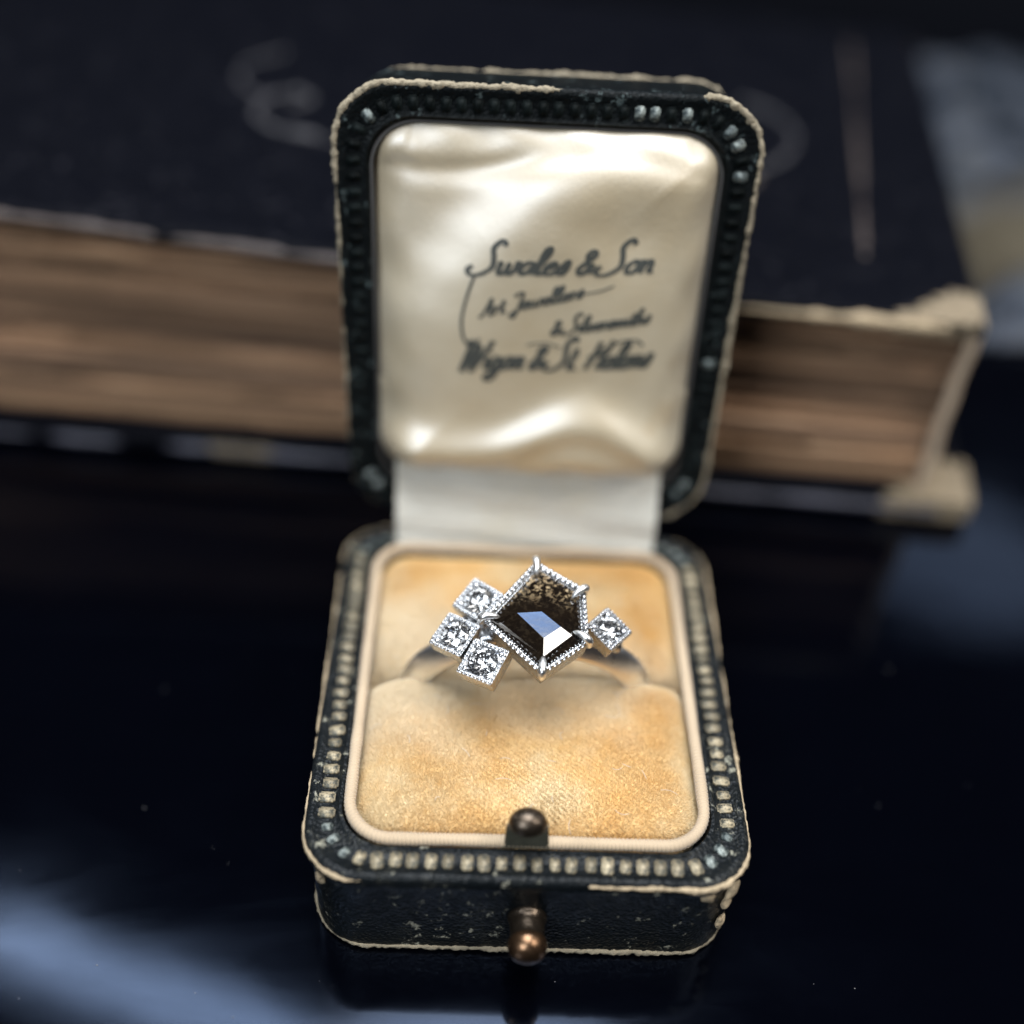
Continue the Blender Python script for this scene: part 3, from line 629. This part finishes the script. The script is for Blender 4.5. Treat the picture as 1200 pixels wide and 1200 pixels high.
# little square settings with brilliants
def brilliant(r):
    P = []
    for k in range(8):
        a = math.pi / 4 * k; P.append((.55 * math.cos(a), .55 * math.sin(a), .30)); a2 = a + math.pi / 8; P.append((.80 * math.cos(a2), .80 * math.sin(a2), .185))
        P.append((.30 * math.cos(a2), .30 * math.sin(a2), -.60))
    for k in range(16): a = math.pi / 8 * k; P += [(math.cos(a), math.sin(a), .02), (math.cos(a), math.sin(a), -.02)]
    P.append((0, 0, -.84)); bm = bmesh.new()
    for p in P: bm.verts.new(Vector(p) * r)
    bmesh.ops.convex_hull(bm, input=bm.verts[:]); bmesh.ops.dissolve_limit(bm, angle_limit=.01, verts=bm.verts[:], edges=bm.edges[:])
    V = np.array([v.co[:] for v in bm.verts]); bm.verts.index_update(); Fc = [[v.index for v in f.verts] for f in bm.faces]; bm.free(); return V, Fc
BV, BF = brilliant(.118)
def setting(px, ph, tilt, cx, cy_, rot, side, hgt, spin):
    a = math.radians(tilt); m_ = math.sin(a) * E1 + math.cos(a) * EN; t1 = math.cos(a) * E1 - math.sin(a) * EN; Q = RO + px * E1 + ph * EN
    r = math.radians(rot); ux = math.cos(r) * t1 + math.sin(r) * E2; uy = -math.sin(r) * t1 + math.cos(r) * E2; c = Q + cx * t1 + cy_ * E2
    def W3(X): X = np.asarray(X, float); return c + X[:, 0:1] * ux + X[:, 1:2] * uy + X[:, 2:3] * m_
    h = side / 2; nq = 48
    def sq(hh, z):
        P = rrect(hh, hh, .012, nq); return np.c_[P, np.full(nq, z)]
    base_ang = np.array([math.atan2(y, x) for x, y in rrect(h, h, .012, nq)])
    def ci(rr, z): return np.stack([rr * np.cos(base_ang), rr * np.sin(base_ang), np.full(nq, z)], 1)
    V, Fc = loft([W3(X) for X in (sq(h * .72, -hgt), sq(h * .97, -hgt * .75), sq(h, -.015), sq(h - .004, 0), sq(h - .034, 0), sq(h - .038, -.014), ci(.123, -.006), ci(.118, -.012), ci(.02, -.108))])
    o = mesh('square_setting', V, Fc, M['plat2'], ring, sharp=35)
    beads(W3(sq(h - .018, .006)), .0125, .035, 'milgrain', o)
    cb_ = []
    for sx in (-1, 1):
        for sy in (-1, 1):
            k = h - .055; cb_.append((iv2 * [.024, .024, .016] + [sx * k, sy * k, -.002], if2))
    Vb, Fb = join(cb_); mesh('corner_grains', W3(Vb), Fb, M['plat'], o)['kind'] = 'stuff'
    cs, sn = math.cos(spin), math.sin(spin); RV = np.stack([BV[:, 0] * cs - BV[:, 1] * sn, BV[:, 0] * sn + BV[:, 1] * cs, BV[:, 2] + .06 * BV[:, 0] * math.sin(3 * spin)], 1)
    mesh('small_diamond', W3(RV + [0, 0, -.004]), BF, M['diamond'], o, smooth=False)
b2 = bmesh.new(); bmesh.ops.create_icosphere(b2, subdivisions=2, radius=1.0); iv2 = np.array([v.co[:] for v in b2.verts]); if2 = [[v.index for v in f.verts] for f in b2.faces]; b2.free()
setting(-.55, .88, -14, .105, .255, -37, .315, .16, .2)
setting(-.55, .885, -14, -.075, -.05, -31, .315, .16, .75)
setting(-.55, .89, -14, .165, -.315, -27, .325, .17, 1.4)
setting(.70, .85, 16, -.08, .045, -43, .295, .16, 2.1)
# cross gallery that carries the settings
for (p0, p1, p2) in (((-.47, .22, .70), (-.60, -.02, .66), (-.42, -.28, .70)), ((.30, .05, .74), (.52, .04, .72), (.72, .04, .62)), ((-.50, 0, .68), (-.2, 0, .78), (.3, .02, .78))):
    P3 = catmull([rg(*[np.array(c) for c in p]) for p in (p0, p1, p2)], 10); V, Fc = tube(P3, np.full(len(P3), .075), 12, False); mesh('gallery_bar', V, Fc, M['plat2'], ring, sharp=60)

# ================================================================== old book
BA = math.atan(-.0745); bx = np.array([math.cos(BA), math.sin(BA), 0]); BO = np.array([4.70, 1.72, 0])   # front right foot
book = root('old_book', (0.2, 7.5, 0), 'thick antique book in worn black leather lying behind the ring box', 'book')
SK = np.array([.215, 1.0, 0]) / math.hypot(.215, 1)
def bk(s, d, z): return BO + np.asarray(s, float)[..., None] * bx + np.asarray(d, float)[..., None] * SK + np.asarray(z, float)[..., None] * np.array([0, 0, 1.0])
def ztop(s, d): return 2.66 - .042 * np.asarray(s) + .012 * np.asarray(d) + .05 * np.sin(.45 * np.asarray(s) + .6)
LEN = 14.5; DEP = 10.6
def board(name, zf, thick, s0, s1, d0, d1, mat, seed, r=.06):
    ns_, nd = 90, 40; S_ = np.linspace(s0, s1, ns_); D_ = np.linspace(d0, d1, nd); V = []; Fc = []
    def layer(z_off, ins):
        for i, s_ in enumerate(S_):
            for j, d_ in enumerate(D_):
                s2 = min(max(s_, s0 + ins), s1 - ins); d2 = min(max(d_, d0 + ins), d1 - ins)
                dd = d2 + (.03 * float(smooth_noise(s_ + 40, seed, 60, 90)) if j in (0, nd - 1) else 0)
                V.append(bk(s2, dd, zf(s2, d2) + z_off + .012 * math.sin(1.7 * s_ + seed) * math.sin(1.1 * d_)))
    prof_ = ((0, r), (-r * .35, r * .3), (-r, 0), (-thick + r, 0), (-thick + r * .35, r * .3), (-thick, r))
    for zo, ins in prof_: layer(zo, ins)
    n1 = ns_ * nd; nl = len(prof_)
    for l, rev in ((0, False), (nl - 1, True)):
        for i in range(ns_ - 1):
            for j in range(nd - 1):
                a = l * n1 + i * nd + j; q = (a, a + nd, a + nd + 1, a + 1); Fc.append(q[::-1] if rev else q)
    ring_ = [i * nd for i in range(ns_)] + [(ns_ - 1) * nd + j for j in range(1, nd)] + [i * nd + nd - 1 for i in range(ns_ - 2, -1, -1)] + [j for j in range(nd - 2, 0, -1)]
    for l in range(nl - 1):
        for i in range(len(ring_)):
            a, b = ring_[i], ring_[(i + 1) % len(ring_)]; Fc.append((l * n1 + a, l * n1 + b, (l + 1) * n1 + b, (l + 1) * n1 + a))
    return mesh(name, V, Fc, mat, book, sharp=60)
top = board('front_cover', ztop, .20, -LEN, .08, -.02, DEP, M['bookleather'], 3)
bot = board('back_cover', lambda s_, d_: .34 - .012 * s_ * 0, .30, -LEN, .62, -.02, DEP, M['bookleather'], 4, .09)
# page sections, each a slab of leaves with its own wavering edge
NS = 12; hs = np.random.default_rng(9).uniform(.6, 1.5, NS); hs = np.r_[0, np.cumsum(hs)]; hs /= hs[-1]
for k in range(NS):
    g = np.random.default_rng(100 + k); rec = .21 + g.uniform(-.09, .09) + (.05 if k in (5, 9) else 0); S_ = np.linspace(-LEN + .2, .0 + g.uniform(-.03, .03), 80); V = []; Fc = []; nd = 4
    gap0 = .014 if k not in (2, 4, 5, 8, 10) else .15
    for si, s_ in enumerate(S_):
        z0 = .345; gap = gap0 * float(np.clip(.55 + .9 * smooth_noise(s_ + 40, 500 + k, 60, 30), .12, 1.3)); z1 = float(ztop(s_, 0)) - .205; lo = z0 + (z1 - z0) * hs[k] + gap * .5 * (k > 0); hi = z0 + (z1 - z0) * hs[k + 1] - gap * .5 * (k < NS - 1)
        wob = .020 * float(smooth_noise(s_ + 40, 200 + k, 60, 40)) + .010 * float(smooth_noise(s_ + 40, 300 + k, 60, 200)); zw = .022 * float(smooth_noise(s_ + 40, 400 + k, 60, 50))
        for (d_, z_) in ((rec + wob + .012, lo + zw), (rec + wob, lo + .012 + zw), (rec + wob - .006, (lo + hi) / 2), (rec + wob, hi - .012), (rec + wob + .012, hi), (DEP - .2, hi), (DEP - .2, lo)): V.append(bk(s_, d_, z_))
    q = 7
    for i in range(len(S_) - 1):
        for j in range(q): Fc.append((i * q + j, i * q + (j + 1) % q, (i + 1) * q + (j + 1) % q, (i + 1) * q + j))
    Fc.append(list(range(q))); Fc.append([(len(S_) - 1) * q + j for j in range(q)][::-1])
    mesh('page_section', V, Fc, M['page'], book, sharp=60)
# pale endpaper folded round the right end of the leaves
V = []; Z = np.linspace(.33, float(ztop(0, 0)) - .19, 24)
for z in Z:
    wv_ = .012 * math.sin(3 * z) + .008 * math.sin(9 * z) + .01
    for (s_, d_) in ((-.02 + wv_, .135), (.06 + wv_, .10), (.12 + wv_, .16), (.13 + wv_, .6), (.13 + wv_, DEP - .2), (.09 + wv_, DEP - .2), (.09 + wv_, .6), (.08 + wv_, .2), (.05 + wv_, .14), (-.01 + wv_, .165)): V.append(bk(s_, d_, z))
Fc = []; q = 10
for i in range(len(Z) - 1):
    for j in range(q): Fc.append((i * q + j, i * q + (j + 1) % q, (i + 1) * q + (j + 1) % q, (i + 1) * q + j))
Fc.append(list(range(q))); Fc.append([(len(Z) - 1) * q + j for j in range(q)]); mesh('endpaper', V, Fc, M['endpaper'], book, sharp=60)
# bared board on corners and edges
def lump(name, c, size, seed, parent, mat, rot=BA):
    bm = bmesh.new(); bmesh.ops.create_cube(bm, size=1.0); bmesh.ops.subdivide_edges(bm, edges=bm.edges[:], cuts=7, use_grid_fill=True)
    for v in bm.verts:
        p = np.array(v.co[:]) * 2; rr = (np.abs(p) ** 7).sum() ** (1 / 7); p = p / rr
        k = 1 + .08 * math.sin(4.1 * p[0] + seed) * math.sin(3.3 * p[2] + 2 * seed) + .04 * math.sin(9 * p[0] + 3 * seed + 4 * p[1])
        p = p * k * np.array(size) / 2; v.co = Vector(p)
        v.co.rotate(Matrix.Rotation(rot, 3, 'Z')); v.co += Vector(c)
    return bmobj(name, bm, mat, parent)
def corner_patch(name, zf, thick, s_in, s_edge, d0, depth, seed, parent, mat, out=.010, tap_=.75):
    nu, nv_ = 26, 22; V = []; Fc = []
    for top_ in (1, 0):
        for i in range(nu):
            for j in range(nv_):
                u, v = i / (nu - 1), j / (nv_ - 1); d_ = d0 + depth * v
                si = s_in + (s_edge - s_in) * tap_ * v ** .8 + .07 * math.sin(23 * v + seed) + .04 * math.sin(57 * v + 2 * seed)
                s_ = si + (s_edge - si) * u; d_ += (.06 * math.sin(19 * u + seed) + .04 * math.sin(47 * u)) * v - .012 * math.sin(31 * u + seed) * (1 - v)
                fray = .010 * math.sin(37 * u + 11 * v + seed) * math.sin(29 * v + seed); edge_ = .025 * (math.exp(-(1 - u) * 14) + math.exp(-v * 14))
                z_ = float(zf(s_, d_)) + (out + fray - edge_ if top_ else -thick - out - fray + edge_); V.append(bk(s_, d_, z_))
    n1 = nu * nv_
    for i in range(nu - 1):
        for j in range(nv_ - 1):
            a = i * nv_ + j; Fc += [(a, a + nv_, a + nv_ + 1, a + 1), (n1 + a, n1 + a + 1, n1 + a + nv_ + 1, n1 + a + nv_)]
    rr = [i * nv_ for i in range(nu)] + [(nu - 1) * nv_ + j for j in range(1, nv_)] + [i * nv_ + nv_ - 1 for i in range(nu - 2, -1, -1)] + [j for j in range(nv_ - 2, 0, -1)]
    for i in range(len(rr)): a, b = rr[i], rr[(i + 1) % len(rr)]; Fc.append((a, b, n1 + b, n1 + a))
    return mesh(name, V, Fc, mat, parent, sharp=50)
corner_patch('bared_corner', ztop, .215, -.95, .10, -.035, .62, 1, top, M['tan'])
corner_patch('bared_corner', lambda a, b: .34 + .03 * max(a, 0) * 0, .29, -.30, .70, -.05, .80, 4, bot, M['tan'], .012, .35)
lump('bared_edge', bk(-8.1, .03, .16), (.85, .10, .15), 6, bot, M['tan'])
lump('bared_edge', bk(-.0, DEP - .7, float(ztop(0, DEP)) - .08), (.10, 1.1, .12), 7, top, M['tool2'], BA - .14)
def rub(name, sd, rad, seed, mat, parent, zf=None, dz=-.012):
    p = catmull(sd, 14); z = np.array([float(ztop(a, b)) for a, b in p]) + dz; P = bk(p[:, 0], p[:, 1], z); t = np.linspace(0, 10, len(P))
    rr = rad * np.clip(.75 + .5 * smooth_noise(t, seed, 10, 30) + .3 * smooth_noise(t, seed + 1, 10, 64), .15, 1.4); V, Fc = tube(P, rr, 8, False); return mesh(name, V, Fc, mat, parent)
# front edge of the top board rubbed pale
se = np.linspace(-6.5, -.3, 160); P = bk(se, np.full(160, .0), ztop(se, 0) - .10); cov = np.clip((se + 3.6) / 2.2, 0, 1)
V, Fc = tube(P, np.clip(.062 * (cov + .5 * smooth_noise(se + 10, 71, 20, 80) * cov + .25 * smooth_noise(se + 10, 72, 20, 200) * cov), .012, .12), 8, False); mesh('edge_wear_and_highlight', V, Fc, M['worn'], top)
V, Fc = tube(bk(np.linspace(-LEN + .2, -2.6, 200), np.full(200, -.005), ztop(np.linspace(-LEN + .2, -2.6, 200), 0) - .09), np.full(200, .05) * (1 + .3 * smooth_noise(np.linspace(0, 10, 200), 73, 10, 60)), 8, False); mesh('edge_wear_and_highlight', V, Fc, M['tool2'], top)
se2 = np.linspace(-LEN + .2, .3, 260); V, Fc = tube(bk(se2, np.full(260, -.012), np.full(260, .17)), np.clip(.035 + .03 * smooth_noise(se2 + 20, 75, 30, 80), .004, .07), 8, False); mesh('edge_wear_and_highlight', V, Fc, M['bluegrey'], bot)  # bluish highlight along the back cover's front edge, painted as a coloured strip
rub('tooled_line', [(-1.15, 1.3), (-1.13, 3.0), (-1.12, 5.0), (-1.1, 7.5), (-1.1, 9.5)], .045, 81, M['tool2'], top)
rub('tooled_scroll', [(-2.6, 3.4), (-2.15, 4.0), (-2.0, 4.9), (-2.3, 5.7), (-2.8, 6.1)], .06, 82, M['tool'], top)
rub('tooled_scroll', [(-2.75, 3.2), (-2.6, 3.1), (-2.45, 3.2)], .085, 83, M['tool2'], top)
rub('tooled_scroll', [(-8.0, 2.9), (-8.6, 3.0), (-9.0, 3.4), (-9.05, 4.0), (-8.8, 4.3), (-8.55, 4.1), (-8.7, 3.8)], .065, 84, M['tool'], top)
rub('tooled_scroll', [(-9.1, 3.9), (-9.6, 4.4), (-9.8, 5.1), (-9.5, 5.8)], .05, 85, M['tool'], top)
rub('tooled_scroll', [(-8.0, 2.9), (-7.2, 2.7), (-6.6, 2.75)], .045, 86, M['tool'], top)

# ================================================================== crumpled cloth on the table, right of the book
cl = root('crumpled_cloth', (11.5, 14, 0), 'crumpled grey and beige cloth lying right of the old book', 'cloth')
nx, ny = 90, 140; X = np.linspace(0, 1, nx); Y = np.linspace(0, 1, ny); gx, gy = np.meshgrid(X, Y, indexing='ij')
xx = 6.75 + gy * 3.2 + gx * 8.5 + .3 * np.sin(9 * gy); yy = 5.4 + gy * 14.5 + .5 * np.sin(5 * gx + 1)
edge = np.minimum(np.minimum(gx, 1 - gx) * 8, np.minimum(gy, 1 - gy) * 14); edge = 1 - np.exp(-edge * 1.3)
zz = .06 + edge * (.35 + .6 * np.abs(wave2(xx, yy, 91, 1.5)) * 1.9 + .22 * wave2(xx, yy, 92, 3.6))
V = np.stack([xx, yy, zz], -1).reshape(-1, 3); Vb = V - [0, 0, .05]; n0 = len(V); Fc = []
for i in range(nx - 1):
    for j in range(ny - 1):
        a = i * ny + j; Fc += [(a, a + ny, a + ny + 1, a + 1), (n0 + a, n0 + a + 1, n0 + a + ny + 1, n0 + a + ny)]
rg_ = [i * ny for i in range(nx)] + [(nx - 1) * ny + j for j in range(1, ny)] + [i * ny + ny - 1 for i in range(nx - 2, -1, -1)] + [j for j in range(ny - 2, 0, -1)]
for i in range(len(rg_)): a, b = rg_[i], rg_[(i + 1) % len(rg_)]; Fc.append((a, b, n0 + b, n0 + a))
mesh('folded_fabric', np.concatenate([V, Vb]), Fc, M['cloth'], cl)
